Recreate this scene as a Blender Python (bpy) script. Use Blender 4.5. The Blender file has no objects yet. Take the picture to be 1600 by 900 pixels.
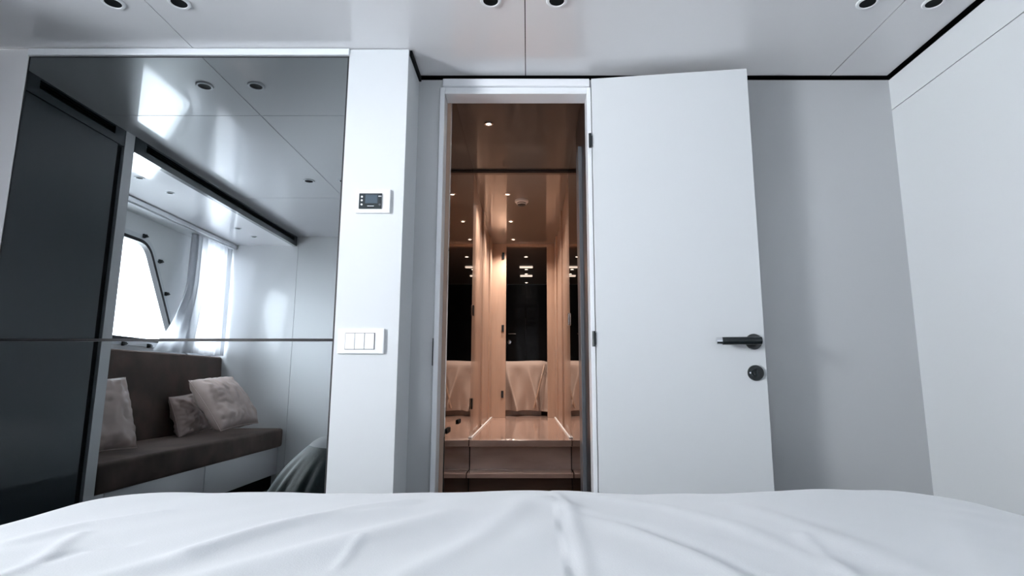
import bpy, bmesh, math, random
from mathutils import Vector, Matrix, noise
random.seed(4)
S = bpy.context.scene
C = S.collection
PI = math.pi

# ------------------------------------------------------------------ camera, world, exposure
cam_d = bpy.data.cameras.new('camera')
cam = bpy.data.objects.new('camera', cam_d); C.objects.link(cam)
cam.location = (0, 0, .846)
cam.rotation_euler = (math.radians(90 + 9.2), 0, 0)
cam_d.sensor_width = 36; cam_d.lens = 892 / 1600 * 36
cam_d.shift_x = -25 / 1600
cam_d.clip_start = .03
S.camera = cam

W = bpy.data.worlds.new('sky'); S.world = W; W.use_nodes = True
bg = W.node_tree.nodes['Background']
bg.inputs[0].default_value = (.90, .96, 1.0, 1)
_nt = W.node_tree      # overcast sky with a brighter region towards the bow
_tc = _nt.nodes.new('ShaderNodeTexCoord')
_dot = _nt.nodes.new('ShaderNodeVectorMath'); _dot.operation = 'DOT_PRODUCT'
_dot.inputs[1].default_value = Vector((-.62, .72, .32)).normalized()
_mx = _nt.nodes.new('ShaderNodeMath'); _mx.operation = 'MAXIMUM'; _mx.inputs[1].default_value = 0
_pw = _nt.nodes.new('ShaderNodeMath'); _pw.operation = 'POWER'; _pw.inputs[1].default_value = 10
_ma = _nt.nodes.new('ShaderNodeMath'); _ma.operation = 'MULTIPLY_ADD'
_ma.inputs[1].default_value = 140; _ma.inputs[2].default_value = 16
_nt.links.new(_tc.outputs['Generated'], _dot.inputs[0]); _nt.links.new(_dot.outputs['Value'], _mx.inputs[0])
_nt.links.new(_mx.outputs[0], _pw.inputs[0]); _nt.links.new(_pw.outputs[0], _ma.inputs[0]); 
_d2 = _nt.nodes.new('ShaderNodeVectorMath'); _d2.operation = 'DOT_PRODUCT'      # added glow below the horizon, like bright water, lifting the ceiling
_d2.inputs[1].default_value = Vector((-.68, -.64, -.34)).normalized()
_m2 = _nt.nodes.new('ShaderNodeMath'); _m2.operation = 'MAXIMUM'; _m2.inputs[1].default_value = 0
_p2 = _nt.nodes.new('ShaderNodeMath'); _p2.operation = 'POWER'; _p2.inputs[1].default_value = 6
_a2 = _nt.nodes.new('ShaderNodeMath'); _a2.operation = 'MULTIPLY_ADD'; _a2.inputs[1].default_value = 70
_nt.links.new(_tc.outputs['Generated'], _d2.inputs[0]); _nt.links.new(_d2.outputs['Value'], _m2.inputs[0])
_nt.links.new(_m2.outputs[0], _p2.inputs[0]); _nt.links.new(_p2.outputs[0], _a2.inputs[0])
_nt.links.new(_ma.outputs[0], _a2.inputs[2])
_d3 = _nt.nodes.new('ShaderNodeVectorMath'); _d3.operation = 'DOT_PRODUCT'      # added glow from the other side, brightening the left ceiling and pillar
_d3.inputs[1].default_value = Vector((.80, -.55, -.20)).normalized()
_m3 = _nt.nodes.new('ShaderNodeMath'); _m3.operation = 'MAXIMUM'; _m3.inputs[1].default_value = 0
_p3 = _nt.nodes.new('ShaderNodeMath'); _p3.operation = 'POWER'; _p3.inputs[1].default_value = 5
_a3 = _nt.nodes.new('ShaderNodeMath'); _a3.operation = 'MULTIPLY_ADD'; _a3.inputs[1].default_value = 30
_nt.links.new(_tc.outputs['Generated'], _d3.inputs[0]); _nt.links.new(_d3.outputs['Value'], _m3.inputs[0])
_nt.links.new(_m3.outputs[0], _p3.inputs[0]); _nt.links.new(_p3.outputs[0], _a3.inputs[0])
_nt.links.new(_a2.outputs[0], _a3.inputs[2]); _nt.links.new(_a3.outputs[0], bg.inputs[1])

S.view_settings.view_transform = 'Standard'
S.view_settings.look = 'None'
S.view_settings.gamma = 1
S.view_settings.use_curve_mapping = False
S.view_settings.exposure = -.08
sun_d = bpy.data.lights.new('low_sun', 'SUN'); sun_d.energy = 50; sun_d.angle = math.radians(50); sun_d.color = (1, .98, .95)
sun = bpy.data.objects.new('low_sun', sun_d); C.objects.link(sun)
sun.rotation_euler = Vector((-.84, -.42, .16)).to_track_quat('Z', 'Y').to_euler()

CEIL = 2.05
MIR = 1.93          # plane of the mirror and the pillar face
FAR = 2.13          # plane of the door wall
XL, XR = -1.96, 1.448
XW = -2.60          # hull side wall with the windows
YB = -.85           # wall behind the bed head
FLOOR2 = .536       # raised floor of the corridor


def portal(name, loc, rot, sx, sy):
    l = bpy.data.lights.new(name, 'AREA'); l.shape = 'RECTANGLE'; l.size = sx; l.size_y = sy
    l.cycles.is_portal = True
    o = bpy.data.objects.new(name, l); C.objects.link(o); o.location = loc; o.rotation_euler = rot
    return o


def spot(name, loc, power, col, size=2.4, blend=.8, r=.02):
    l = bpy.data.lights.new(name, 'SPOT'); l.energy = power; l.color = col
    l.spot_size = size; l.spot_blend = blend; l.shadow_soft_size = r
    o = bpy.data.objects.new(name, l); C.objects.link(o); o.location = loc
    return o


# ------------------------------------------------------------------ materials
def newmat(name):
    m = bpy.data.materials.new(name); m.use_nodes = True
    nt = m.node_tree
    return m, nt, nt.nodes['Principled BSDF']


def mat(name, col, rough=.5, metal=0, coat=0, spec=.5, coat_rough=.03, bump=0, bscale=60, sheen=0, var=0):
    m, nt, p = newmat(name)
    p.inputs['Base Color'].default_value = (*col, 1)
    p.inputs['Roughness'].default_value = rough
    p.inputs['Metallic'].default_value = metal
    p.inputs['Coat Weight'].default_value = coat
    p.inputs['Coat Roughness'].default_value = coat_rough
    p.inputs['Specular IOR Level'].default_value = spec
    if sheen:
        k_ = max(col); p.inputs['Sheen Tint'].default_value = (*[min(1, .35 + .65 * c / k_) for c in col], 1)
        p.inputs['Sheen Weight'].default_value = sheen
        p.inputs['Sheen Roughness'].default_value = .35
    if bump or var:
        tc = nt.nodes.new('ShaderNodeTexCoord')
        n = nt.nodes.new('ShaderNodeTexNoise'); n.inputs['Scale'].default_value = bscale
        n.inputs['Detail'].default_value = 4
        nt.links.new(tc.outputs['Object'], n.inputs['Vector'])
        if bump:
            b = nt.nodes.new('ShaderNodeBump'); b.inputs['Strength'].default_value = bump
            b.inputs['Distance'].default_value = .002
            nt.links.new(n.outputs['Fac'], b.inputs['Height'])
            nt.links.new(b.outputs['Normal'], p.inputs['Normal'])
        if var:
            n2 = nt.nodes.new('ShaderNodeTexNoise'); n2.inputs['Scale'].default_value = 6
            nt.links.new(tc.outputs['Object'], n2.inputs['Vector'])
            r = nt.nodes.new('ShaderNodeValToRGB')
            r.color_ramp.elements[0].position = .3; r.color_ramp.elements[1].position = .7
            r.color_ramp.elements[0].color = (*[c * (1 - var) for c in col], 1)
            r.color_ramp.elements[1].color = (*[min(1, c * (1 + var)) for c in col], 1)
            nt.links.new(n2.outputs['Fac'], r.inputs['Fac'])
            nt.links.new(r.outputs['Color'], p.inputs['Base Color'])
    return m


def wood(name, c1, c2, rough=.3, coat=.4, scale=(3, 30, 30)):
    m, nt, p = newmat(name)
    tc = nt.nodes.new('ShaderNodeTexCoord'); mp = nt.nodes.new('ShaderNodeMapping')
    mp.inputs['Scale'].default_value = scale
    n = nt.nodes.new('ShaderNodeTexNoise'); n.inputs['Scale'].default_value = 1.5; n.inputs['Detail'].default_value = 6
    r = nt.nodes.new('ShaderNodeValToRGB')
    r.color_ramp.elements[0].position = .3; r.color_ramp.elements[0].color = (*c1, 1)
    r.color_ramp.elements[1].position = .7; r.color_ramp.elements[1].color = (*c2, 1)
    nt.links.new(tc.outputs['Object'], mp.inputs['Vector']); nt.links.new(mp.outputs['Vector'], n.inputs['Vector'])
    nt.links.new(n.outputs['Fac'], r.inputs['Fac']); nt.links.new(r.outputs['Color'], p.inputs['Base Color'])
    p.inputs['Roughness'].default_value = rough; p.inputs['Coat Weight'].default_value = coat
    p.inputs['Coat Roughness'].default_value = .08
    return m


def emis(name, col, s):
    m, nt, p = newmat(name)
    p.inputs['Base Color'].default_value = (*col, 1)
    p.inputs['Emission Color'].default_value = (*col, 1)
    p.inputs['Emission Strength'].default_value = s
    return m


def glassy(name, tint=(.97, .98, 1), refl=.06):
    m, nt, p = newmat(name); nt.nodes.remove(p)
    out = nt.nodes['Material Output']
    t = nt.nodes.new('ShaderNodeBsdfTransparent'); t.inputs[0].default_value = (*tint, 1)
    g = nt.nodes.new('ShaderNodeBsdfGlossy'); g.inputs['Roughness'].default_value = .01
    x = nt.nodes.new('ShaderNodeMixShader'); x.inputs[0].default_value = refl
    nt.links.new(t.outputs[0], x.inputs[1]); nt.links.new(g.outputs[0], x.inputs[2]); nt.links.new(x.outputs[0], out.inputs[0])
    return m


def sheer(name, col):
    m, nt, p = newmat(name); nt.nodes.remove(p)
    out = nt.nodes['Material Output']
    t = nt.nodes.new('ShaderNodeBsdfTransparent')
    d = nt.nodes.new('ShaderNodeBsdfDiffuse'); d.inputs[0].default_value = (*col, 1)
    tr = nt.nodes.new('ShaderNodeBsdfTranslucent'); tr.inputs[0].default_value = (*col, 1)
    a = nt.nodes.new('ShaderNodeMixShader'); a.inputs[0].default_value = .5
    b = nt.nodes.new('ShaderNodeMixShader'); b.inputs[0].default_value = .985
    nt.links.new(d.outputs[0], a.inputs[1]); nt.links.new(tr.outputs[0], a.inputs[2])
    nt.links.new(t.outputs[0], b.inputs[1]); nt.links.new(a.outputs[0], b.inputs[2]); nt.links.new(b.outputs[0], out.inputs[0])
    return m


M = dict(
    ceiling=mat('ceiling_lacquer', (.78, .775, .79), .35, coat=1, coat_rough=.02),
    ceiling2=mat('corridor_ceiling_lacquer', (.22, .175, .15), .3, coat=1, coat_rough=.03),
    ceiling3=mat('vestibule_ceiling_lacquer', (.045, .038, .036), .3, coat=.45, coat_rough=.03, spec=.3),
    white=mat('white_lacquer', (.80, .82, .85), .35, coat=.5, coat_rough=.05),
    satin=mat('satin_white_paint', (.62, .645, .665), .55),
    hull=mat('white_hull_paint', (.88, .89, .90), .5),
    gloss=mat('gloss_white_panel', (.88, .87, .88), .2, coat=1),
    grey=mat('grey_lacquer', (.47, .485, .50), .3, coat=.8, coat_rough=.08),
    side=mat('wardrobe_shaded_lacquer', (.022, .034, .040), .3, coat=1, coat_rough=.05),  # shade on the light grey front is put into this dark colour
    black=mat('black_gap', (.004, .005, .006), .7, spec=.15),
    anthracite=mat('anthracite_metal', (.006, .010, .012), .32, metal=0, coat=.15, spec=.4),
    chrome=mat('chrome', (.80, .82, .84), .12, metal=1),
    mirror=mat('smoked_mirror', (.275, .295, .305), 0.0, metal=1),
    bronze=mat('bronze_mirror', (.40, .345, .31), .01, metal=1),
    duvet=mat('white_cotton', (.60, .62, .64), .85, bump=.15, bscale=400, sheen=.2),
    drape=mat('shaded_drape_velvet', (.022, .040, .042), .6, bump=.3, bscale=90, sheen=.6),  # dark tone stands for shade on the hanging foot end
    velvet=mat('brown_velvet', (.075, .048, .037), .8, bump=.4, bscale=140, sheen=.35, var=.45),
    satinpil=mat('taupe_satin', (.60, .47, .42), .34, bump=.25, bscale=60, sheen=.3, var=.12),
    plate=mat('white_plastic', (.84, .85, .87), .35),
    screen=mat('lcd_glass', (.06, .085, .11), .15, coat=.6),
    bezel=mat('thermostat_bezel', (.008, .014, .018), .3, coat=.4),
    floor=wood('dark_oak_floor', (.018, .015, .014), (.035, .028, .024), .35, .3, (12, 2, 12)),
    copper=wood('copper_wood', (.46, .30, .235), (.74, .53, .44), .22, .8, (2, 7, 7)),
    copperv=wood('copper_wood_upright', (.37, .25, .185), (.46, .32, .24), .35, .4, (14, 14, 1.5)),
    darkwood=wood('dark_wood', (.10, .055, .035), (.15, .085, .055), .4, .3, (3, 20, 20)),
    night=mat('dark_lacquer', (.003, .004, .006), .3, coat=.15, spec=.25),
    blanket=mat('brown_blanket', (.44, .33, .275), .75, bump=.3, bscale=80, sheen=.4),
    lamp=emis('warm_lamp', (1, .80, .62), 9),
    strip=emis('warm_strip', (1, .82, .68), 1.2),
    jamb=mat('grey_brown_jamb', (.10, .105, .115), .4, coat=.4),
    rubber=mat('black_rubber', (.012, .012, .014), .5),
    glass=glassy('window_glass'),
    sheer=sheer('sheer_voile', (.60, .61, .64)),
    frosted=mat('frosted_lens', (.02, .02, .022), .3),
)


# ------------------------------------------------------------------ mesh helpers
def bx(bm, x0, x1, y0, y1, z0, z1, bev=0, seg=2):
    r = bmesh.ops.create_cube(bm, size=1)
    vs = r['verts']
    for v in vs:
        v.co = Vector((x0 + (v.co.x + .5) * (x1 - x0), y0 + (v.co.y + .5) * (y1 - y0), z0 + (v.co.z + .5) * (z1 - z0)))
    if bev:
        es = list({e for v in vs for e in v.link_edges})
        bmesh.ops.bevel(bm, geom=es, offset=bev, segments=seg, affect='EDGES', profile=.5)
    return bm


def tube(bm, a, b, r, r2=None, n=24, caps=True):
    a = Vector(a); b = Vector(b); r2 = r if r2 is None else r2
    d = b - a
    q = d.to_track_quat('Z', 'Y').to_matrix().to_4x4()
    bmesh.ops.create_cone(bm, cap_ends=caps, segments=n, radius1=r, radius2=r2, depth=d.length,
                          matrix=Matrix.Translation((a + b) / 2) @ q)
    return bm


def lathe(bm, prof, axis='Z', origin=(0, 0, 0), n=40):
    """prof = [(radius, height)] revolved about an axis"""
    rings = []
    for r, h in prof:
        ring = []
        for i in range(n):
            a = 2 * PI * i / n
            p = (r * math.cos(a), r * math.sin(a), h)
            if axis == 'Y': p = (p[0], p[2], p[1])
            if axis == 'X': p = (p[2], p[0], p[1])
            ring.append(bm.verts.new(Vector(origin) + Vector(p)))
        rings.append(ring)
    for a, b in zip(rings, rings[1:]):
        for i in range(n):
            bm.faces.new((a[i], a[(i + 1) % n], b[(i + 1) % n], b[i]))
    for ring in (rings[0], rings[-1]):
        try: bm.faces.new(ring)
        except ValueError: pass
    return bm


def obj(name, bm, m, parent=None, smooth=False, angle=35, mods=()):
    bmesh.ops.recalc_face_normals(bm, faces=bm.faces)
    me = bpy.data.meshes.new(name); bm.to_mesh(me); bm.free()
    me.materials.append(M[m] if isinstance(m, str) else m)
    o = bpy.data.objects.new(name, me); C.objects.link(o)
    if smooth:
        for p in me.polygons: p.use_smooth = True
        if angle < 180:
            me.set_sharp_from_angle(angle=math.radians(angle))
    if parent: o.parent = parent
    return o


def B(): return bmesh.new()


def box(name, m, x0, x1, y0, y1, z0, z1, parent=None, bev=0):
    return obj(name, bx(B(), x0, x1, y0, y1, z0, z1, bev), m, parent)


def struct(o, label=None):
    o['kind'] = 'structure'
    if label: o['label'] = label
    return o


def tag(o, label, cat, group=None):
    o['label'] = label; o['category'] = cat
    if group: o['group'] = group
    return o


def thing(name, loc, label, cat, group=None):
    o = bpy.data.objects.new(name, None); C.objects.link(o); o.location = loc
    o.empty_display_size = .05
    return tag(o, label, cat, group)


def copy_tree(o, parent=None):
    c = o.copy(); C.objects.link(c)
    if parent: c.parent = parent
    for ch in list(o.children): copy_tree(ch, c)
    return c


# ================================================================== SETTING
struct(box('floor', 'floor', -2.7, 1.55, -.95, 2.45, -.05, 0))

# glossy ceiling panels with fine joints, shadow gap along the right and the door wall
bm = B()
xs = [-2.0, -1.23, -.01, 1.21, 1.436]
ys = [-.86, .20, 1.40, 2.118]
for i in range(4):
    for j in range(3):
        g = .0016
        bx(bm, xs[i] + (g if i else 0), xs[i + 1] - (g if i < 3 else 0), ys[j] + (g if j else 0), ys[j + 1] - (g if j < 2 else 0), CEIL, CEIL + .02)
struct(obj('ceiling', bm, 'ceiling'))
struct(box('ceiling_backing', 'black', -2.02, 1.50, -.9, 2.2, CEIL + .022, CEIL + .05))

# right wall: tall panel, narrow panel above
bm = B()
WY0, WY1, WZ0, WZ1 = -.72, -.30, 1.12, 1.74
bx(bm, XR, XR + .05, -.9, 2.2, 0, WZ0); bx(bm, XR, XR + .05, -.9, 2.2, WZ1, 1.9065); bx(bm, XR, XR + .05, -.9, 2.2, 1.9095, 2.035)
bx(bm, XR, XR + .05, -.9, WY0, WZ0, WZ1); bx(bm, XR, XR + .05, WY1, 2.2, WZ0, WZ1)
struct(obj('wall_right', bm, 'satin'))
bm = B()
bx(bm, XR + .03, XR + .06, -.9, 2.2, 0, WZ0 - .01); bx(bm, XR + .03, XR + .06, -.9, 2.2, WZ1 + .01, 2.1)
struct(obj('wall_right_backing', bm, 'black'))
w3 = bpy.data.objects.new('window_3', None); C.objects.link(w3); w3.location = (XR, (WY0 + WY1) / 2, (WZ0 + WZ1) / 2)
struct(w3, 'rectangular window in the right hull side beside the bed head')
hy, hz = (WY1 - WY0) / 2, (WZ1 - WZ0) / 2
bm = B()
bx(bm, -.015, .03, -hy, -hy + .03, -hz, hz, .003); bx(bm, -.015, .03, hy - .03, hy, -hz, hz, .003)
bx(bm, -.015, .03, -hy + .03, hy - .03, hz - .03, hz, .003); bx(bm, -.015, .03, -hy + .03, hy - .03, -hz, -hz + .03, .003)
obj('window_frame', bm, 'white', w3)
obj('pane', bx(B(), .010, .014, -hy + .028, hy - .028, -hz + .028, hz - .028), 'glass', w3)
portal('window_daylight_starboard', (XR + .08, (WY0 + WY1) / 2, (WZ0 + WZ1) / 2), (0, PI / 2, 0), .60, .42)

# wall behind the bed head (seen in the mirror): gloss panels
bm = B()
for a, b in ((-2.62, -1.9465), (-1.9435, -1.0015), (-.9985, .2985), (.3015, 1.5)):
    bx(bm, a, b, YB - .05, YB, 0, CEIL)
struct(obj('wall_back', bm, 'gloss'))
struct(box('wall_back_backing', 'black', -2.62, 1.5, YB - .07, YB - .01, 0, 2.1))

# door wall, left, right and above the doorway
bm = B()
bx(bm, -.437, -.335, FAR, FAR + .06, 0, 2.037)
bx(bm, .235, XR + .01, FAR, FAR + .06, 0, 2.037)
bx(bm, -.335, .235, FAR, FAR + .06, 1.99, 2.037)
struct(obj('wall_far', bm, 'grey'))
struct(box('wall_far_backing_left', 'black', -.46, -.34, FAR + .045, FAR + .075, 1.9, 2.1))
struct(box('wall_far_backing_right', 'black', .24, XR + .05, FAR + .045, FAR + .075, 0, 2.1))
struct(box('wall_far_backing_top', 'black', -.46, XR, FAR + .045, FAR + .075, 2.0, 2.1))

# white pillar between mirror and door recess
bm = B(); bx(bm, -.655, -.437, MIR, FAR + .05, 0, 2.047, .0015)
struct(obj('wall_pillar', bm, 'satin'))
struct(box('trim_1', 'black', -.4368, -.428, MIR + .012, FAR, 2.03, 2.0495))
# strip left of and above the mirror
struct(box('wall_mirror_left', 'gloss', XL - .04, -1.832, MIR, MIR + .07, 0, CEIL - .002, bev=.001))
struct(box('wall_mirror_back', 'black', -1.835, -.65, MIR + .012, MIR + .07, 0, 2.05))
struct(box('trim_2', 'white', -1.832, -.655, MIR - .006, MIR + .02, 2.022, 2.0475, bev=.002))

# doorway lining
bm = B()
bx(bm, -.350, -.331, FAR - .012, FAR + .07, 0, 2.0, .002)
bx(bm, -.331, .233, FAR - .012, FAR + .07, 1.972, 1.984, .002)
bx(bm, -.340, .245, FAR - .018, FAR + .03, 2.002, 2.034, .003)
bx(bm, -.336, .240, FAR - .004, FAR + .03, 1.984, 2.004, .001)
bx(bm, .233, .250, FAR - .012, FAR + .07, 0, 2.0, .002)
struct(obj('trim_3', bm, 'white'), 'white door lining around the doorway')

# ---- hull side: wall with window openings
def poly2(pts, r=.08, n=7):
    """rounded polygon (y, z)"""
    out = []
    N = len(pts)
    for i in range(N):
        p0, p, p1 = Vector(pts[i - 1]), Vector(pts[i]), Vector(pts[(i + 1) % N])
        a = (p0 - p).normalized(); b = (p1 - p).normalized()
        s = p + a * r; e = p + b * r
        for k in range(n + 1):
            t = k / n
            out.append((s * (1 - t) ** 2 + p * 2 * t * (1 - t) + e * t * t))
    return out


def offset(pts, d):
    c = sum(pts, Vector((0, 0))) / len(pts)
    N = len(pts); out = []
    for i in range(N):
        t = (pts[(i + 1) % N] - pts[i - 1])
        if t.length < 1e-6: t = Vector((1, 0))
        t.normalize()
        nrm = Vector((t.y, -t.x))
        if nrm.dot(pts[i] - c) < 0: nrm = -nrm
        out.append(pts[i] + nrm * d)
    return out


WIN = [poly2([(-.32, 1.105), (.075, 1.775), (.66, 1.775), (.42, 1.105)], .10),
       poly2([(-.84, 1.07), (-.84, 1.92), (-.46, 1.92), (-.46, 1.07)], .08)]  # second opening added behind the curtain so that it glows

cu = bpy.data.curves.new('hull', 'CURVE'); cu.dimensions = '2D'; cu.fill_mode = 'BOTH'; cu.extrude = .04
for loop in [[Vector((-.92, 0)), Vector((1.30, 0)), Vector((1.30, 2.1)), Vector((-.92, 2.1))]] + WIN:
    sp = cu.splines.new('POLY'); sp.points.add(len(loop) - 1); sp.use_cyclic_u = True
    for p, q in zip(sp.points, loop): p.co = (q.x, q.y, 0, 1)
tmp = bpy.data.objects.new('tmp', cu); C.objects.link(tmp)
bpy.context.view_layer.update()
me = bpy.data.meshes.new_from_object(tmp.evaluated_get(bpy.context.evaluated_depsgraph_get()))
bpy.data.objects.remove(tmp)
me.transform(Matrix(((0, 0, 1, XW - .04), (1, 0, 0, 0), (0, 1, 0, 0), (0, 0, 0, 1))))
me.materials.clear(); me.materials.append(M['hull'])
wl = bpy.data.objects.new('wall_left', me); C.objects.link(wl); struct(wl)

for i, loop in enumerate(WIN):
    root = bpy.data.objects.new('window_%d' % (i + 1), None); C.objects.link(root)
    cc = sum(loop, Vector((0, 0))) / len(loop)
    root.location = (XW, cc.x, cc.y)
    struct(root, ['bright slanted porthole window with rounded corners and clamps', 'unseen window added behind the sheer curtain to make it glow'][i])
    inv = Matrix.Translation((-XW, -cc.x, -cc.y))

    def ring(l_in, l_out, x0, x1):
        bm = B(); L = []
        for l, x in ((l_in, x0), (l_in, x1), (l_out, x1), (l_out, x0)):
            L.append([bm.verts.new((x, p.x, p.y)) for p in l])
        n = len(loop)
        for a in range(4):
            for k in range(n):
                bm.faces.new((L[a][k], L[a][(k + 1) % n], L[(a + 1) % 4][(k + 1) % n], L[(a + 1) % 4][k]))
        bm.transform(inv)
        return bm
    obj('window_frame', ring(offset(loop, -.004), offset(loop, .035), XW - .03, XW + .018), 'chrome' if i else 'white', root, True)
    obj('gasket', ring(offset(loop, -.020), offset(loop, .002), XW - .014, XW + .023), 'rubber', root, True)
    bm = B(); vs = [bm.verts.new((XW - .012, p.x, p.y)) for p in offset(loop, -.006)]; bm.faces.new(vs)
    r_ = bmesh.ops.extrude_face_region(bm, geom=list(bm.faces)); 
    for v in r_['geom']:
        if isinstance(v, bmesh.types.BMVert): v.co.x -= .006
    bm.transform(inv)
    obj('pane', bm, 'glass', root)
    if i == 0:
        dogs = [(.387, 1.807), (.14, 1.803), (-.045, 1.668), (-.15, 1.454), (-.25, 1.21), (.225, 1.078), (-.02, 1.078), (.60, 1.807), (.50, 1.25)]
        for (y, z) in dogs:
            bm = B()
            tube(bm, (XW + .012, y, z), (XW + .034, y, z), .006)
            tube(bm, (XW + .034, y, z), (XW + .042, y, z), .011)
            bx(bm, XW + .016, XW + .03, y - .009, y + .009, z - .014, z + .014, .003)
            bx(bm, XW + .034, XW + .040, y - .024, y + .024, z - .004, z + .004, .0015)
            bm.transform(inv)
            obj('window_clamp', bm, 'anthracite', root, True)
portal('window_daylight', (XW - .10, .23, 1.44), (0, -PI / 2, 0), .75, .95)
portal('window_daylight_behind_curtain', (XW - .10, -.625, 1.495), (0, -PI / 2, 0), .9, .48)

# niche: ceiling, end wall, lintel
struct(box('ceiling_niche', 'gloss', XW, XL - .03, YB, 1.18, 1.975, 2.04))
struct(box('wall_niche_end', 'gloss', XW, XL - .001, 1.172, 1.236, 0, CEIL, bev=.001))
bm = B()
bx(bm, XL - .03, XL, YB, 1.17, 1.968, 2.003); bx(bm, XL - .03, XL, YB, 1.17, 2.040, CEIL)
bx(bm, XL - .03, XL, YB, -.79, 2.003, 2.040); bx(bm, XL - .03, XL, 1.085, 1.17, 2.003, 2.040)
bx(bm, XL - .035, XL - .025, YB, 1.17, 1.975, CEIL)
lint = struct(obj('trim_4', bm, 'side'))
# white pelmet along the top of the hull wall
struct(box('trim_5', 'hull', XW, XW + .13, YB, 1.17, 1.935, 1.974, bev=.003))

# ================================================================== LEFT SIDE, seen in the mirror
def grille(y0, y1, label):
    t = thing('air_vent', (XL - .012, (y0 + y1) / 2, 2.021), label, 'vent', 'long slot vents below the ceiling')
    L = (y1 - y0) / 2
    bm = B(); bx(bm, -.012, -.008, -L, L, -.0175, .0175)
    obj('vent_back', bm, 'black', t)
    for k in range(3):
        bm = B(); bx(bm, -.006, .004, -L, L, -.012 + k * .011, -.0095 + k * .011)
        obj('slat', bm, 'black', t)
    return t


grille(-.788, 1.083, 'long black slot vent in the lintel over the sofa niche')
grille(1.31, 1.735, 'short black slot vent above the wardrobe door')

w = thing('wardrobe', (XL - .3, 1.585, 0), 'tall lacquered wardrobe, darkened for shade, between the mirror and the sofa niche', 'wardrobe')
def wb(name, m, x0, x1, y0, y1, z0, z1, bev=.001, par=None):
    bm = B(); bx(bm, x0, x1, y0, y1, z0, z1, bev); bm.transform(Matrix.Translation((-(XL - .3), -1.585, 0)))
    return obj(name, bm, m, par or w)
wb('carcass', 'black', XL - .58, XL - .03, 1.24, 1.925, .002, CEIL - .005)
wb('plinth', 'black', XL - .03, XL - .022, 1.24, 1.925, .002, .08)
wb('door', 'side', XL - .028, XL, 1.285, 1.925, .085, 1.963)
bm = B()
bx(bm, XL - .028, XL, 1.24, 1.925, 1.967, 2.003); bx(bm, XL - .028, XL, 1.24, 1.925, 2.040, 2.047)
bx(bm, XL - .028, XL, 1.24, 1.31, 2.003, 2.040); bx(bm, XL - .028, XL, 1.735, 1.925, 2.003, 2.040)
bm.transform(Matrix.Translation((-(XL - .3), -1.585, 0)))
obj('fascia', bm, 'side', w)
wb('grip_channel', 'black', XL - .026, XL - .012, 1.242, 1.284, .085, 1.963)

# sofa
so = thing('sofa', (-2.27, .16, 0), 'dark brown velvet window sofa with white cupboard base in the niche', 'sofa')
def sb(name, m, bm): 
    bm.transform(Matrix.Translation((2.27, -.16, 0))); return obj(name, bm, m, so, True)
def soft(bm, k=.008):
    return bm
sb('seat_cushion', 'velvet', bx(B(), -2.53, XL - .005, YB + .004, 1.165, .325, .468, .022, 4))
bm = B(); bx(bm, -2.585, -2.505, YB + .004, 1.165, .46, 1.036, .018, 4)
for v in bm.verts:
    if v.co.z < .7 and v.co.x > -2.53: v.co.x += .03
sb('backrest', 'velvet', bm)
sb('base', 'black', bx(B(), -2.58, -2.04, YB + .004, 1.165, .002, .322))
for a, b in ((-.846, .195), (.199, 1.05), (1.054, 1.165)):
    sb('door', 'gloss', bx(B(), -2.04, -2.0, a, b, .115, .320, .001))

# sheer curtains
def curtain(y0, y1, zt, zb, bow, label, x=-2.505):
    bm = B(); ny, nz = 90, 40; g = []
    for j in range(nz + 1):
        t = j / nz; z = zt + (zb - zt) * t; row = []
        yy1 = y1 + .05 * t + bow * max(0, t - .38) ** 1.6 / .46
        for i in range(ny + 1):
            s = i / ny
            y = y0 + (y1 - y0) * s + (yy1 - y1) * s * s * s
            am = .016 * (1 - .3 * t)
            xx = x + am * math.sin(s * 2 * PI * 9 + 1.2 * math.sin(t * 2)) + .006 * math.sin(s * 37 + t * 3) - .04 * t * 0
            row.append(bm.verts.new((xx, y, z)))
        g.append(row)
    for j in range(nz):
        for i in range(ny):
            bm.faces.new((g[j][i], g[j][i + 1], g[j + 1][i + 1], g[j + 1][i]))
    o = obj('sheer_curtain', bm, 'sheer', None, True, 180)
    return tag(o, label, 'curtain')
curtain(-.835, -.29, 1.94, 1.045, .30, 'white sheer curtain gathered at the corner beside the porthole')
r = obj('curtain_rail', bx(B(), -2.47, -2.455, YB + .005, 1.165, 1.940, 1.972, .003), 'chrome')
tag(r, 'slim metal curtain rail along the niche ceiling', 'curtain rail')


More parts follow.
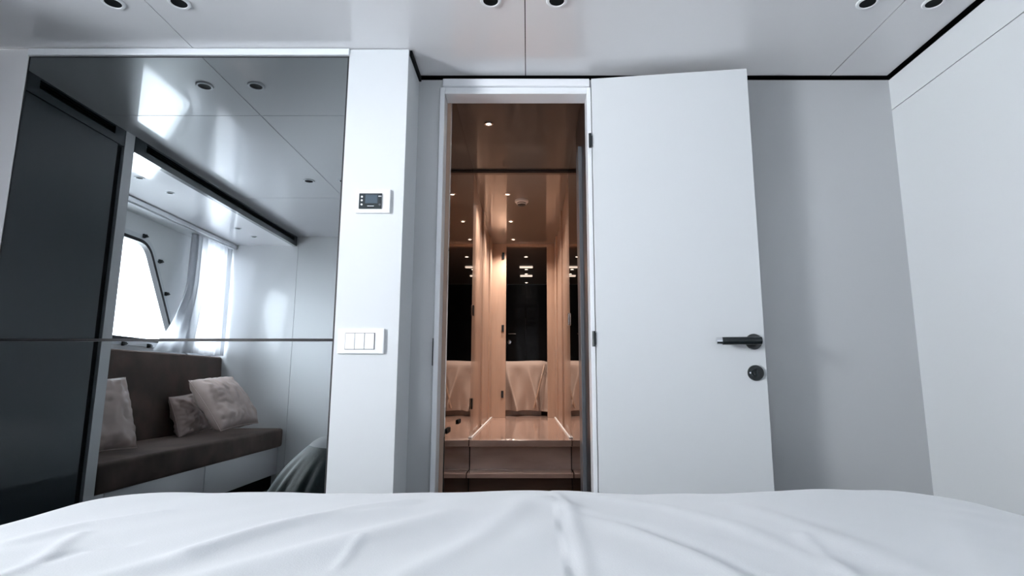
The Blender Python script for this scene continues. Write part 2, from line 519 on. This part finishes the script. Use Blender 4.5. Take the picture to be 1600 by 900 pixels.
# cushions
def cushion(w_, h_, th, seed, crease=1.0):
    bm = B(); n = 44
    def f(u, v, s):
        a = max(0, 1 - abs(u) ** 2.6); b = max(0, 1 - abs(v) ** 2.6)
        z = th * (a * b) ** .42
        # edges draw in between pointed corners
        px = u * (w_ / 2) * (1 - .07 * (1 - v * v) * abs(u) ** 3 * 0 - .06 * (1 - abs(v) ** 2) * abs(u))
        py = v * (h_ / 2) * (1 - .06 * (1 - abs(u) ** 2) * abs(v))
        e = (abs(u) ** 4 + abs(v) ** 4)
        wr = noise.noise(Vector((u * 2.2 + seed, v * 2.2, s * 3))) * .016 + \
            noise.noise(Vector((u * 7 + seed, v * 2.5 - seed, s * 3))) * .018 * crease * (.3 + e) + \
            (abs(noise.noise(Vector((u * 3 + v + seed, v * 3 - u, s)))) ** .6) * .016 * crease
        ang = math.atan2(v, u); rr = math.hypot(u, v)
        wr += .0045 * crease * math.sin(ang * 26 + seed + 2 * noise.noise(Vector((ang, rr * 2, seed)))) * max(0, rr - .55) * min(1, (a * b) ** .5 * 3)
        return Vector((px, py, s * (z + wr * min(1, (a * b) * 5))))
    G = {}
    for s in (1, -1):
        for i in range(n + 1):
            for j in range(n + 1):
                if s == -1 and (i in (0, n) or j in (0, n)): G[s, i, j] = G[1, i, j]; continue
                G[s, i, j] = bm.verts.new(f(-1 + 2 * i / n, -1 + 2 * j / n, s))
    for s in (1, -1):
        for i in range(n):
            for j in range(n):
                q = [G[s, i, j], G[s, i + 1, j], G[s, i + 1, j + 1], G[s, i, j + 1]]
                if s < 0: q.reverse()
                bm.faces.new(q)
    return bm


def put_cushion(w_, h_, th, seed, loc, normal, spin, label):
    bm = cushion(w_, h_, th, seed)
    nrm = Vector(normal).normalized()
    up = Vector((0, 0, 1)); right = up.cross(nrm).normalized(); up2 = nrm.cross(right)
    R = Matrix((right, up2, nrm)).transposed().to_4x4() @ Matrix.Rotation(spin, 4, 'Z')
    me_pts = None
    o = obj('cushion', bm, 'satinpil', None, True, 180)
    o.matrix_world = Matrix.Translation(loc) @ R
    bm2 = B()
    pts = []
    n = 30
    for (u0, v0, u1, v1) in ((-1, -1, 1, -1), (1, -1, 1, 1), (1, 1, -1, 1), (-1, 1, -1, -1)):
        for k in range(n):
            u = u0 + (u1 - u0) * k / n; v = v0 + (v1 - v0) * k / n
            pts.append(Vector((u * (w_ / 2) * (1 - .06 * (1 - v * v) * abs(u)), v * (h_ / 2) * (1 - .06 * (1 - u * u) * abs(v)), 0)))
    rings = []
    for k, p in enumerate(pts):
        t = (pts[(k + 1) % len(pts)] - pts[k - 1]).normalized(); nn = Vector((t.y, -t.x, 0))
        rings.append([bm2.verts.new(p + nn * .0035 * math.cos(a) + Vector((0, 0, .0035 * math.sin(a)))) for a in [2 * PI * q / 6 for q in range(6)]])
    for a, b in zip(rings, rings[1:] + rings[:1]):
        for q in range(6): bm2.faces.new((a[q], a[(q + 1) % 6], b[(q + 1) % 6], b[q]))
    obj('piping', bm2, 'satinpil', o, True, 180)
    return tag(o, label, 'cushion')


put_cushion(.42, .40, .075, 1.3, (-2.27, .83, .665), (.86, .30, .30), -.04, 'pale taupe satin cushion upright at the wardrobe end of the sofa')
put_cushion(.40, .29, .055, 5.1, (-2.405, -.30, .612), (.95, .02, .28), -.10, 'small taupe cushion tucked behind the larger leaning cushion')
put_cushion(.42, .42, .090, 9.7, (-2.16, -.28, .690), (.78, .14, .60), -.07, 'large crumpled taupe satin cushion leaning near the far end of the sofa')

# ================================================================== MIRROR
def mirror_pane(z0, z1, label):
    t = thing('wall_mirror', (-1.2435, MIR + .008, z0), label, 'mirror')
    bm = B(); bx(bm, -.5835, .5835, -.004, .0, 0.004, z1 - z0 - .004)
    obj('mirror_glass', bm, 'mirror', t)
    bm = B(); h = z1 - z0
    bx(bm, -.5875, -.5835, -.005, .002, 0, h); bx(bm, .5825, .5875, -.005, .002, 0, h)
    bx(bm, -.5835, .5835, -.0045, .002, h - .0035, h); bx(bm, -.5835, .5835, -.0045, .002, 0, .0035)
    obj('frame', bm, 'rubber', t)
mirror_pane(.982, 2.020, 'large smoked mirror panel above the thin horizontal joint')
mirror_pane(.02, .980, 'smoked mirror panel below the thin horizontal joint')

# ================================================================== PILLAR FITTINGS
th_ = thing('thermostat', (-.5425, MIR - .0005, 1.465), 'white wall thermostat with small dark display on the pillar', 'thermostat')
bm = B(); bx(bm, -.061, .061, -.009, -.0002, -.043, .043, .003); obj('plate', bm, 'plate', th_)
bm = B(); bx(bm, -.0475, .032, -.0135, -.008, -.029, .027, .0015); obj('bezel', bm, 'bezel', th_)
bm = B(); bx(bm, -.025, .018, -.0145, -.012, -.010, .021, .0005); obj('screen', bm, 'screen', th_)
for z in (.014, .001, -.014):
    bm = B(); tube(bm, (-.037, -.0130, z), (-.037, -.0148, z), .0035, n=16); obj('button', bm, 'plate', th_)
bm = B(); tube(bm, (.026, -.0130, -.0145), (.026, -.0148, -.0145), .004, n=16); obj('dial', bm, 'jamb', th_)
bm = B(); bx(bm, .0205, .031, -.0145, -.013, .0145, .0175); obj('indicator', bm, 'plate', th_)
bm = B(); bx(bm, -.017, .006, -.0145, -.013, -.0205, -.0185); obj('indicator', bm, 'plate', th_)

sw = thing('light_switch', (-.5615, MIR - .0005, .977), 'white triple rocker light switch below the thermostat', 'switch')
bm = B(); bx(bm, -.078, .078, -.009, -.0002, -.043, .043, .003); obj('plate', bm, 'plate', sw)
bm = B(); bx(bm, -.053, .0475, -.0095, -.008, -.029, .027); obj('gap', bm, 'jamb', sw)
for k in range(3):
    x0 = -.0515 + k * .0327
    bm = B(); bx(bm, x0, x0 + .0312, -.0125 - .001 * (k == 1), -.009, -.0275, .0255, .0012); obj('rocker', bm, 'plate', sw)

sp_ = box('strike_plate', 'anthracite', -.3525, -.3498, FAR - .02, FAR - .0005, .90, 1.0)
tag(sp_, 'small dark strike plate on the left door lining', 'strike plate')

# ================================================================== DOWNLIGHTS
def downlight(name, lensm, label, cat='ceiling light', R=.034, ringm='plate'):
    t = bpy.data.objects.new(name, None); C.objects.link(t)
    bm = B(); lathe(bm, [(R, 0), (R, -.002), (R - .003, -.0045), (R - .009, -.0045), (R - .010, -.003), (R - .010, 0)]); obj('ring', bm, ringm, t, True)
    bm = B(); lathe(bm, [(R - .0102, 0), (R - .0102, -.0028), (.006, -.0010), (.001, -.0010)]); obj('lens', bm, lensm, t, True)
    return t


d0 = downlight('ceiling_downlight', 'black', '')
seat_names = {(-1.338, 1.67): 'unlit round downlight nearest the left wall, above the mirror',
              (-1.125, 1.67): 'unlit round downlight just right of the left ceiling joint',
              (-.120, 1.66): 'unlit downlight at the picture top, left of the middle ceiling joint',
              (.092, 1.66): 'unlit downlight at the picture top, right of the middle ceiling joint',
              (1.095, 1.67): 'unlit downlight at the picture top, left of the right ceiling joint',
              (1.308, 1.67): 'unlit downlight closest to the right wall',
              (-1.338, .53): 'unlit downlight reflected low in the mirror, left of the joint',
              (-1.125, .53): 'unlit downlight over the bed, mirrored beside the pillar edge'}
first = True
for (x, y), lab in seat_names.items():
    o = d0 if first else copy_tree(d0); first = False
    o.location = (x, y, CEIL - .0002); tag(o, lab, 'ceiling light', 'unlit bedroom downlights')
for (x, y), lab in {(-2.19, .79): 'small downlight in the niche ceiling closer to the wardrobe',
                    (-2.18, .53): 'small downlight in the niche ceiling further from the wardrobe',
                    (-2.18, -.30): 'small downlight in the niche ceiling nearer the curtain',
                    (-2.18, -.55): 'small downlight in the niche ceiling closest to the back wall'}.items():
    o = copy_tree(d0); o.location = (x, y, 1.9748); o.scale = (.75, .75, .75)
    tag(o, lab, 'ceiling light', 'niche downlights')

# ================================================================== DOOR LEAF
door = bpy.data.objects.new('door_1', None); C.objects.link(door)
door.location = (.247, 2.075, .02)
ang = math.atan2(2.0 - 2.075, .828 - .247)
door.rotation_euler = (0, 0, ang)
struct(door, 'open white flush cabin door swung back against the wall')
LW = math.hypot(.828 - .247, .075)
bm = B(); bx(bm, 0, LW, 0, .040, 0, 1.992, .0015); obj('door_leaf', bm, 'satin', door)
hx = LW - .038
h = .96
bm = B(); lathe(bm, [(.0275, 0), (.0275, -.007), (.0265, -.009), (.002, -.009)], 'Y', (hx, 0, h))
ro = obj('handle_rose', bm, 'anthracite', door, True)
bm = B()
tube(bm, (hx, -.008, h), (hx, -.058, h), .0115)
lathe(bm, [(.0005, -.0135), (.011, -.0125), (.0135, -.010), (.0135, .122), (.013, .1235), (.001, .1235)][::-1], 'X', (0, 0, 0), 28)
for v in bm.verts:
    pass
o = None
bm.free()
bm = B(); tube(bm, (hx, -.008, h), (hx, -.056, h), .0115, n=28)
tube(bm, (hx + .013, -.056, h), (hx - .118, -.056, h), .0135, n=32)
bmesh.ops.bevel(bm, geom=[e for e in bm.edges if abs(e.calc_face_angle(0)) > 1], offset=.0015, segments=2, affect='EDGES')
lv = obj('handle_lever', bm, 'anthracite', door, True, 40)
bm = B(); tube(bm, (hx - .118, -.056, h), (hx - .136, -.056, h), .0135, .0125, n=32)
obj('lever_end', bm, 'chrome', lv, True, 40)['label'] = 'chrome end cap of the lever'
h2 = .852
bm = B(); lathe(bm, [(.027, 0), (.027, -.006), (.0255, -.009), (.002, -.009)], 'Y', (hx, 0, h2))
lr = obj('lock_rose', bm, 'anthracite', door, True)
bm = B(); tube(bm, (hx, -.009, h2), (hx, -.020, h2), .013, .012, n=24); bx(bm, hx - .003, hx + .003, -.030, -.018, h2 - .013, h2 + .013, .0015)
obj('thumb_turn', bm, 'anthracite', lr, True)
bm = B(); tube(bm, (hx - .0195, -.009, h2), (hx - .0195, -.0105, h2), .003, n=12); obj('screw', bm, 'chrome', lr, True)
for z in (1.735, .975):
    bm = B(); tube(bm, (-.008, -.004, z - .028), (-.008, -.004, z + .028), .006, n=14)
    bx(bm, -.012, .001, .0, .004, z - .022, z + .022, .001)
    obj('hinge', bm, 'anthracite', door, True)

# ================================================================== VESTIBULE AND CORRIDOR
VX0, VX1 = -.312, .232
YS = 3.15; YE = 4.93
struct(box('floor_vestibule', 'darkwood', -.6, .6, FAR + .07, YS + .05, -.05, .0))
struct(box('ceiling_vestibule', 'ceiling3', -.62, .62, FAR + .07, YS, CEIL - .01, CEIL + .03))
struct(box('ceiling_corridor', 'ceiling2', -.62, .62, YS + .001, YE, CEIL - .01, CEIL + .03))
struct(box('trim_6', 'darkwood', VX0, VX1, YS - .01, YS + .02, CEIL - .024, CEIL - .011, bev=.001))
struct(box('wall_vestibule_left', 'copperv', VX0 - .06, VX0 - .004, FAR + .071, YS, 0, CEIL))
struct(box('wall_vestibule_right', 'night', VX1 + .004, VX1 + .06, FAR + .071, YS, 0, CEIL))
o = box('wall_mirror', 'bronze', VX0 - .0035, VX0, FAR + .072, YS, .005, CEIL - .012)
tag(o, 'tall bronze mirror wall on the left inside the doorway', 'mirror')
o = box('wall_mirror', 'bronze', VX1, VX1 + .0035, 2.62, YS, .005, CEIL - .012)
tag(o, 'tall bronze mirror wall on the right inside the doorway', 'mirror')
struct(box('trim_7', 'jamb', VX1 - .014, VX1 + .0035, 2.35, 2.47, .002, 1.85, bev=.001))
struct(box('wall_vestibule_return', 'night', VX1, VX1 + .0035, FAR + .072, 2.62, 0, CEIL - .012))

# raised corridor floor with overhanging edge
struct(box('floor_corridor', 'copper', -.6, .6, YS - .0, YE + .1, FLOOR2 - .03, FLOOR2, bev=.002))
st = thing('entrance_steps', (-.04, YS - .1, 0), 'copper brown wooden steps up to the corridor floor', 'steps')
def eb(name, m, x0, x1, y0, y1, z0, z1, bev=.001):
    bm = B(); bx(bm, x0, x1, y0, y1, z0, z1, bev); bm.transform(Matrix.Translation((.04, -(YS - .1), 0))); return obj(name, bm, m, st)
eb('nosing', 'copper', VX0 + .002, VX1 - .002, YS - .05, YS - .001, FLOOR2 - .035, FLOOR2 - .0005, .003)
eb('riser', 'copper', VX0 + .002, VX1 - .002, YS + .005, YS + .02, .375, FLOOR2 - .036)
eb('tread', 'copper', VX0 + .002, VX1 - .002, YS - .15, YS + .004, .358, .381, .003)
eb('riser', 'darkwood', VX0 + .002, VX1 - .002, YS - .03, YS - .015, .20, .364)
eb('tread', 'copper', VX0 + .002, VX1 - .002, YS - .34, YS - .031, .178, .20, .003)
eb('riser', 'darkwood', VX0 + .002, VX1 - .002, YS - .30, YS - .285, .002, .177)

# corridor side walls with posts and door panels
def corridor_wall(side):
    x = VX0 if side < 0 else VX1
    o_ = -1 if side < 0 else 1
    bm = B()
    def seg(y0, y1, inset, z0=FLOOR2, z1=CEIL - .011):
        a, b = x + o_ * inset, x + o_ * (inset + .05)
        bx(bm, min(a, b), max(a, b), y0, y1, z0, z1, .0015)
    seg(YS + .001, YS + .17, 0)
    seg(YS + .17, YS + .78, .012)
    seg(YS + .78, YS + .90, 0)
    seg(YS + .90, YS + 1.50, .012)
    seg(YS + 1.50, YE, 0)
    return bm
struct(obj('wall_corridor_left', corridor_wall(-1), 'copperv'))
struct(obj('wall_corridor_right', corridor_wall(1), 'copperv'))
for o_, x0 in (('trim_9', VX0 + .0005), ('trim_10', VX1 - .0105)):
    struct(box(o_, 'hull', x0, x0 + .010, YS + .01, YE - .01, FLOOR2 + .0005, FLOOR2 + .008, bev=.001))
bm = B()
bx(bm, -.60, -.192, YE, YE + .05, FLOOR2, CEIL, .0015); bx(bm, .166, .60, YE, YE + .05, FLOOR2, CEIL, .0015)
bx(bm, -.192, .166, YE, YE + .05, 2.02, CEIL)
struct(obj('wall_corridor_end', bm, 'copperv'))
for z in (.73, 1.29, 1.93):
    o = obj('hinge', bx(B(), -.228, -.208, YE - .012, YE - .0005, z - .03, z + .03, .002), 'anthracite')
    tag(o, {.73: 'lowest', 1.29: 'middle', 1.93: 'top'}[z] + ' dark hinge on the left post at the corridor end', 'hinge')
for z, y, l in ((1.235, YS + .05, 'dark recessed latch on the first left corridor post'), (.72, YS + .05, 'lower dark latch on the first left corridor post')):
    o = obj('cupboard_latch', bx(B(), VX0 + .0005, VX0 + .008, y - .02, y + .02, z - .03, z + .03, .003), 'anthracite'); tag(o, l, 'latch')
o = obj('cupboard_latch', bx(B(), VX1 - .008, VX1 - .0005, YS + .03, YS + .06, 1.15, 1.22, .003), 'chrome'); tag(o, 'bright latch on the first right corridor post', 'latch')
for y, z, l in ((2.27, .655, 'dark slot pull on the left vestibule wall, closer to the doorway'), (2.62, .665, 'dark slot pull on the left vestibule wall, further in')):
    o = obj('cupboard_pull', bx(B(), VX0 + .0005, VX0 + .006, y - .05, y + .05, z - .010, z + .010, .003), 'black'); tag(o, l, 'pull', 'slot pulls low on the vestibule wall')

struct(box('backing_below_corridor', 'black', -.7, .7, YS + .06, YS + .09, -.05, FLOOR2 - .03))  # unseen black sheets from here, added to stop sky light leaking in
struct(box('backing_vestibule_left', 'black', -.66, VX0 - .07, FAR + .06, YE + .1, -.05, 2.12))
struct(box('backing_vestibule_right', 'black', VX1 + .07, .66, FAR + .06, YE + .1, -.05, 2.12))
struct(box('backing_second_cabin', 'black', -1.6, 1.6, 7.20, 7.23, .4, 2.15))
# corridor lamps
def lit(x, y, z, label, power, group, R=.022):
    t = downlight('ceiling_downlight', 'lamp', '', R=R, ringm='chrome')
    t.location = (x, y, z - .0002); tag(t, label, 'ceiling light', group)
    spot('downlight_glow', (x, y, z - .03), power, (1, .87, .78), 2.5, .9, .015)
CZ = CEIL - .01
lit(-.185, 2.53, CZ, 'dim downlight in the vestibule ceiling just inside the doorway', 3, 'corridor downlights')
lit(-.133, 3.56, CZ, 'lit downlight beside the smoke detector', 34, 'corridor downlights')
lit(-.130, 4.20, CZ, 'lit downlight midway along the corridor ceiling', 34, 'corridor downlights')
lit(-.126, 4.76, CZ, 'lit downlight at the far end of the corridor ceiling', 34, 'corridor downlights')
sd = thing('smoke_detector', (-.043, 3.69, CZ - .0002), 'round smoke detector on the corridor ceiling', 'smoke detector')
bm = B(); lathe(bm, [(.045, 0), (.045, -.012), (.040, -.018), (.02, -.020)]); obj('base', bm, 'plate', sd, True)
bm = B(); lathe(bm, [(.030, -.018), (.028, -.034), (.018, -.040), (.002, -.041)]); obj('sensor_head', bm, 'anthracite', sd, True)
bm = B(); lathe(bm, [(.031, -.024), (.032, -.027), (.031, -.030)]); obj('band', bm, 'plate', sd, True)

# cabin beyond the corridor
RX0, RX1, RY1 = -1.5, 1.5, 7.15
struct(box('floor_second_cabin', 'copper', RX0, RX1, YE + .05, RY1, FLOOR2 - .05, FLOOR2 - .002))
struct(box('ceiling_second_cabin', 'ceiling2', RX0, RX1, YE + .05, RY1, CEIL, CEIL + .03))
bm = B()
for a, b in ((-1.5, -.262), (-.259, -.031), (-.028, .62), (.623, 1.5)):
    bx(bm, a, b, RY1, RY1 + .04, FLOOR2, CEIL, .001)
struct(obj('wall_second_cabin_back', bm, 'night'))
struct(box('wall_second_cabin_left', 'night', RX0 - .04, RX0, YE + .05, RY1, FLOOR2, CEIL))
struct(box('wall_second_cabin_right', 'night', RX1, RX1 + .04, YE + .05, RY1, FLOOR2, CEIL))
struct(box('wall_second_cabin_front_left', 'darkwood', RX0, -.60, YE, YE + .05, FLOOR2, CEIL))
struct(box('wall_second_cabin_front_right', 'darkwood', .60, RX1, YE, YE + .05, FLOOR2, CEIL))
struct(box('trim_8', 'jamb', -.033, -.029, RY1 - .004, RY1 - .001, 1.15, 1.62))
hd = thing('door_handle', (-.235, RY1, 1.42), 'chrome lever handle on the dark door beyond the corridor', 'door handle')
bm = B(); tube(bm, (0, -.001, 0), (0, -.05, 0), .011, n=16); tube(bm, (-.01, -.05, 0), (.085, -.05, 0), .010, n=16); obj('lever', bm, 'chrome', hd, True)
bm = B(); lathe(bm, [(.024, -.0005), (.024, -.008), (.002, -.009)], 'Y', (0, 0, -.10)); obj('key_rose', bm, 'chrome', hd, True)
for (x, y, l, p) in ((-.02, 5.50, 'first lit downlight in the second cabin ceiling', 16), (-.02, 6.15, 'second lit downlight in the second cabin ceiling', .8),
                     (-.02, 6.42, 'third lit downlight in the second cabin ceiling', .5), (-.02, 7.0, 'lit downlight closest to the dark back wall', .2)):
    lit(x, y, CEIL, l, p, 'second cabin downlights', R=.026)
for y, l in ((6.0, 'nearer lit linear ceiling strip in the second cabin'), (6.52, 'farther lit linear ceiling strip in the second cabin')):
    o = obj('ceiling_strip_light', bx(B(), -.09, .05, y, y + .05, CEIL - .008, CEIL - .0003, .002), 'strip'); tag(o, l, 'ceiling light')

# second bed with brown blanket
b2 = thing('bed', (0, 6.08, FLOOR2), 'bed under a draped brown blanket seen at the corridor end', 'bed')
bm = B(); bx(bm, -1.15, .12, -.80, .9, 0.0, .07); obj('plinth', bm, 'copperv', b2)
bm = B(); bx(bm, -1.15, .13, -.78, .9, .07, .42, .02); obj('mattress', bm, 'darkwood', b2)
bm = B(); g = []
# blanket: path over the front edge and round the free corner
cr, hw = .07, .155
for i in range(201):
    x = -1.3 + (1.3 + hw + .30) * i / 200
    row = []
    for j in range(71):
        v = j / 70
        yy = .9 - v * 2.22          # flattened cloth coordinate; edge at -.80
        cx_ = min(hw - cr, x); cy_ = max(-.80 + cr, yy)
        d = Vector((x - cx_, yy - cy_)); L = d.length; n_ = d / L if L > 1e-6 else Vector((0, 0))
        dd = L - cr
        rl = .06
        if dd <= 0: P = Vector((x, yy, .485 + .006 * math.sin(x * 9 + yy * 7)))
        else:
            a = min(dd / rl, PI / 2); rest = min(max(0, dd - rl * PI / 2), .40)
            sfac = rest / .40
            s_ = x if cx_ < hw - cr or n_.x == 0 else x
            fold = (.075 * (1 - 2 * abs(math.sin(x * 10 + 1.6 * math.sin(x * 4) - rest * 4)) ** .7) + .018 * math.sin(x * 43 + 2 + rest * 9)) * sfac ** .7
            q = Vector((cx_, cy_)) + n_ * (cr + rl * math.sin(a) + fold + .07 * sfac)
            P = Vector((q.x, q.y, .485 - rl * (1 - math.cos(a)) - rest * (.95)))
        row.append(bm.verts.new((P.x, P.y, max(P.z, .035))))
    g.append(row)
for i in range(200):
    for j in range(70): bm.faces.new((g[i][j], g[i + 1][j], g[i + 1][j + 1], g[i][j + 1]))
bk = obj('blanket', bm, 'blanket', b2, True, 180)
sm_ = bk.modifiers.new('thickness', 'SOLIDIFY'); sm_.thickness = .008
bm = B(); pts_ = [Vector((.150, -.88, .455)), Vector((.12, -.925, .33)), Vector((.085, -.955, .20)), Vector((.05, -.965, .07))]
for p_, q_ in zip(pts_, pts_[1:]): tube(bm, p_, q_, .009, n=10)
obj('hem', bm, 'copperv', b2, True)['label'] = 'pale hem running down the blanket corner'

# ================================================================== BED
bed = thing('bed', (0, .28, 0), 'large bed with crumpled white duvet filling the foreground', 'bed')
HX, Y0, Y1 = .885, -.80, 1.285     # flat half width, head and foot
RC = .08; RR = .13


def shell(x, y):
    """signed outside distance and direction from the rounded flat top"""
    cx = max(-(HX - RC), min(HX - RC, x)); cy = min(Y1 - RC, y)
    d = Vector((x - cx, y - cy)); L = d.length
    return (L - RC, d / L if L > 1e-6 else Vector((0, 0)), Vector((cx, cy)))


RIDGES = [  # (points, width, height)
    ([(.058, 1.255), (.079, 1.089), (.075, .884), (.073, .745), (.07, .4)], .012, .0055),
    ([(.031, 1.172), (.119, 1.064), (.205, .901), (.262, .745), (.33, .5)], .030, .011),
    ([(.139, 1.235), (.251, 1.143), (.341, .988), (.40, .80)], .022, .007),
    ([(.093, 1.089), (.184, .988), (.248, .852), (.30, .70)], .018, -.008),
    ([(.427, .936), (.412, .822), (.403, .6)], .012, .006),
    ([(.40, 1.15), (.47, .95), (.53, .72)], .03, .008),
    ([(-.656, .70), (-.664, .822), (-.723, .971)], .012, .006),
    ([(-.659, .817), (-.65, .884), (-.604, .911)], .012, -.005),
    ([(-.250, .80), (-.255, .925)], .008, .004),
    ([(-.48, .85), (-.431, .955), (-.324, 1.143), (-.238, 1.203)], .022, .009),
    ([(-.56, .70), (-.499, .822), (-.407, 1.018), (-.268, 1.116)], .03, .010),
    ([(-.46, .62), (-.411, .745), (-.304, .884), (-.145, 1.089)], .035, .009),
    ([(-.784, .918), (-.771, 1.041), (-.686, 1.116)], .02, .006),
    ([(-.20, .60), (-.16, .745), (-.083, .918), (-.029, 1.089), (0, 1.22)], .03, .010),
    ([(-.06, .70), (.01, .90), (.04, 1.2)], .06, .005),
    ([(.60, .75), (.68, .95), (.80, 1.1)], .03, .007),
]


def seg_d(p, a, b):
    ab = b - a; t = max(0, min(1, (p - a).dot(ab) / ab.length_squared)); return (p - a - ab * t).length


RS = [([Vector(q) for q in pts], w_, h_) for pts, w_, h_ in RIDGES]


def relief(x, y):
    p = Vector((x, y)); z = 0
    for pts, w_, h_ in RS:
        d = min(seg_d(p, a, b) for a, b in zip(pts, pts[1:]))
        if d < w_ * 4:
            z += .55 * h_ * math.exp(-(d / w_) ** 2)
    z += .012 * noise.noise(Vector((x * 2.3, y * 2.3, 3)))
    # fans of soft folds running towards the middle of the foot edge
    s = x * .8 + y * .55 + .05 * noise.noise(Vector((x * 3, y * 3, 1)))
    s2 = x * .8 - y * .55
    z += .0035 * noise.noise(Vector(((y * .8 - x * .9) * 10, (y + x) * 2.0, 7))) * (x < .05)
    z += .0035 * noise.noise(Vector(((y * .8 + x * .9) * 10, (y - x) * 2.0, 9))) * (x >= .05)
    z += .006 * math.exp(-((x - .04) / .22) ** 2) * math.exp(-((y - 1.28) / .25) ** 2)
    return z


bm = B(); g = []
XN, YN = 440, 370
TOP = .604
span = HX + .42
for i in range(XN + 1):
    row = []
    x = -span + 2 * span * i / XN
    for j in range(YN + 1):
        y = Y0 + (Y1 + .42 - Y0) * j / YN
        d, n_, c_ = shell(x, y)
        rel = relief(x, y)
        if d <= 0:
            P = Vector((x, y, TOP + rel))
        else:
            a = min(d / RR, PI / 2)
            out = RR * math.sin(a); dn = RR * (1 - math.cos(a)); rest = max(0, d - RR * PI / 2)
            q = c_ + n_ * (RC + out)
            fl = rest * .10 + .010 * min(1, rest / .05) * math.sin((q.x * 1.0 + q.y) * 30)
            q = q + n_ * fl
            P = Vector((q.x, q.y, TOP + rel * math.exp(-d * 6) - dn - min(rest, .26)))
        row.append(bm.verts.new(P))
    g.append(row)
for i in range(XN):
    for j in range(YN): bm.faces.new((g[i][j], g[i + 1][j], g[i + 1][j + 1], g[i][j + 1]))
obj('duvet', bm, 'duvet', bed, True, 180).location = (0, -.28, 0)
bm = B(); bx(bm, -HX + .0, HX - .0, Y0, Y1 - .0, .14, TOP - .045, .03, 3); obj('mattress', bm, 'plate', bed).location = (0, -.28, 0)
bm = B(); bx(bm, -HX + .04, HX - .04, Y0, Y1 - .05, .002, .15, .005); obj('bed_base', bm, 'night', bed).location = (0, -.28, 0)

# added dark throw over the foot end, its colour holding the shade
bm = B(); g = []
NP, NS = 420, 34
# perimeter path along left side, foot, right side
path = []
sidey = .75
pl = [Vector((-(HX - RC), sidey)), Vector((-(HX - RC), Y1 - RC)), Vector((HX - RC, Y1 - RC)), Vector((HX - RC, sidey))]
def along(t):
    La = pl[1].y - pl[0].y; Lc = RC * PI / 2 * 2.2; Lb = pl[2].x - pl[1].x
    tot = 2 * La + 2 * Lc + Lb; s = t * tot
    if s < La: return Vector((pl[0].x, pl[0].y + s)), Vector((-1, 0))
    s -= La
    if s < Lc: a = PI - s / Lc * PI / 2; return pl[1], Vector((math.cos(a), math.sin(a)))
    s -= Lc
    if s < Lb: return Vector((pl[1].x + s, pl[1].y)), Vector((0, 1))
    s -= Lb
    if s < Lc: a = PI / 2 - s / Lc * PI / 2; return pl[2], Vector((math.cos(a), math.sin(a)))
    s -= Lc
    return Vector((pl[3].x, pl[2].y - s)), Vector((1, 0))
for i in range(NP + 1):
    t = i / NP; c_, n_ = along(t); row = []
    corner = math.exp(-((t - .235) / .10) ** 2) + math.exp(-((t - .765) / .10) ** 2)
    for j in range(NS + 1):
        k = j / NS
        sl = 12 + 66 * min(1, k / .55) ** .8          # slope of the cloth in degrees, eased over the edge
        lift = -.006 + .014 * min(1, k / .25)
        if j == 0:
            a0 = math.radians(34); px_, pz_ = (RR + lift) * math.sin(a0), -(RR - (RR + lift) * math.cos(a0)); sl0 = 34
        else:
            sl0 = 34 + (74 - 20 * corner - 34) * min(1, k / .40)
            L_ = .62 / NS
            px_ += L_ * math.cos(math.radians(sl0)); pz_ -= L_ * math.sin(math.radians(sl0))
        f = max(0, k - .12) ** .8
        w1 = t * 2 * PI * 26 + 1.5 * math.sin(t * 40)
        fold = (.030 * f) * (1 - abs(math.sin(w1 / 2))) ** 1.5 + .012 * f * math.sin(t * 2 * PI * 61 + k * 2) + .008 * f * math.sin(t * 2 * PI * 97)
        q = c_ + n_ * (RC + px_ + fold)
        row.append(bm.verts.new((q.x, q.y, TOP + pz_)))
    g.append(row)
for i in range(NP):
    for j in range(NS): bm.faces.new((g[i][j], g[i + 1][j], g[i + 1][j + 1], g[i][j + 1]))
th2 = obj('shaded_foot_drape', bm, 'drape', None, True, 180)
sol = th2.modifiers.new('thickness', 'SOLIDIFY'); sol.thickness = .004; sol.offset = 1
tag(th2, 'added dark throw hanging over the foot of the bed, seen in the mirror', 'drape')
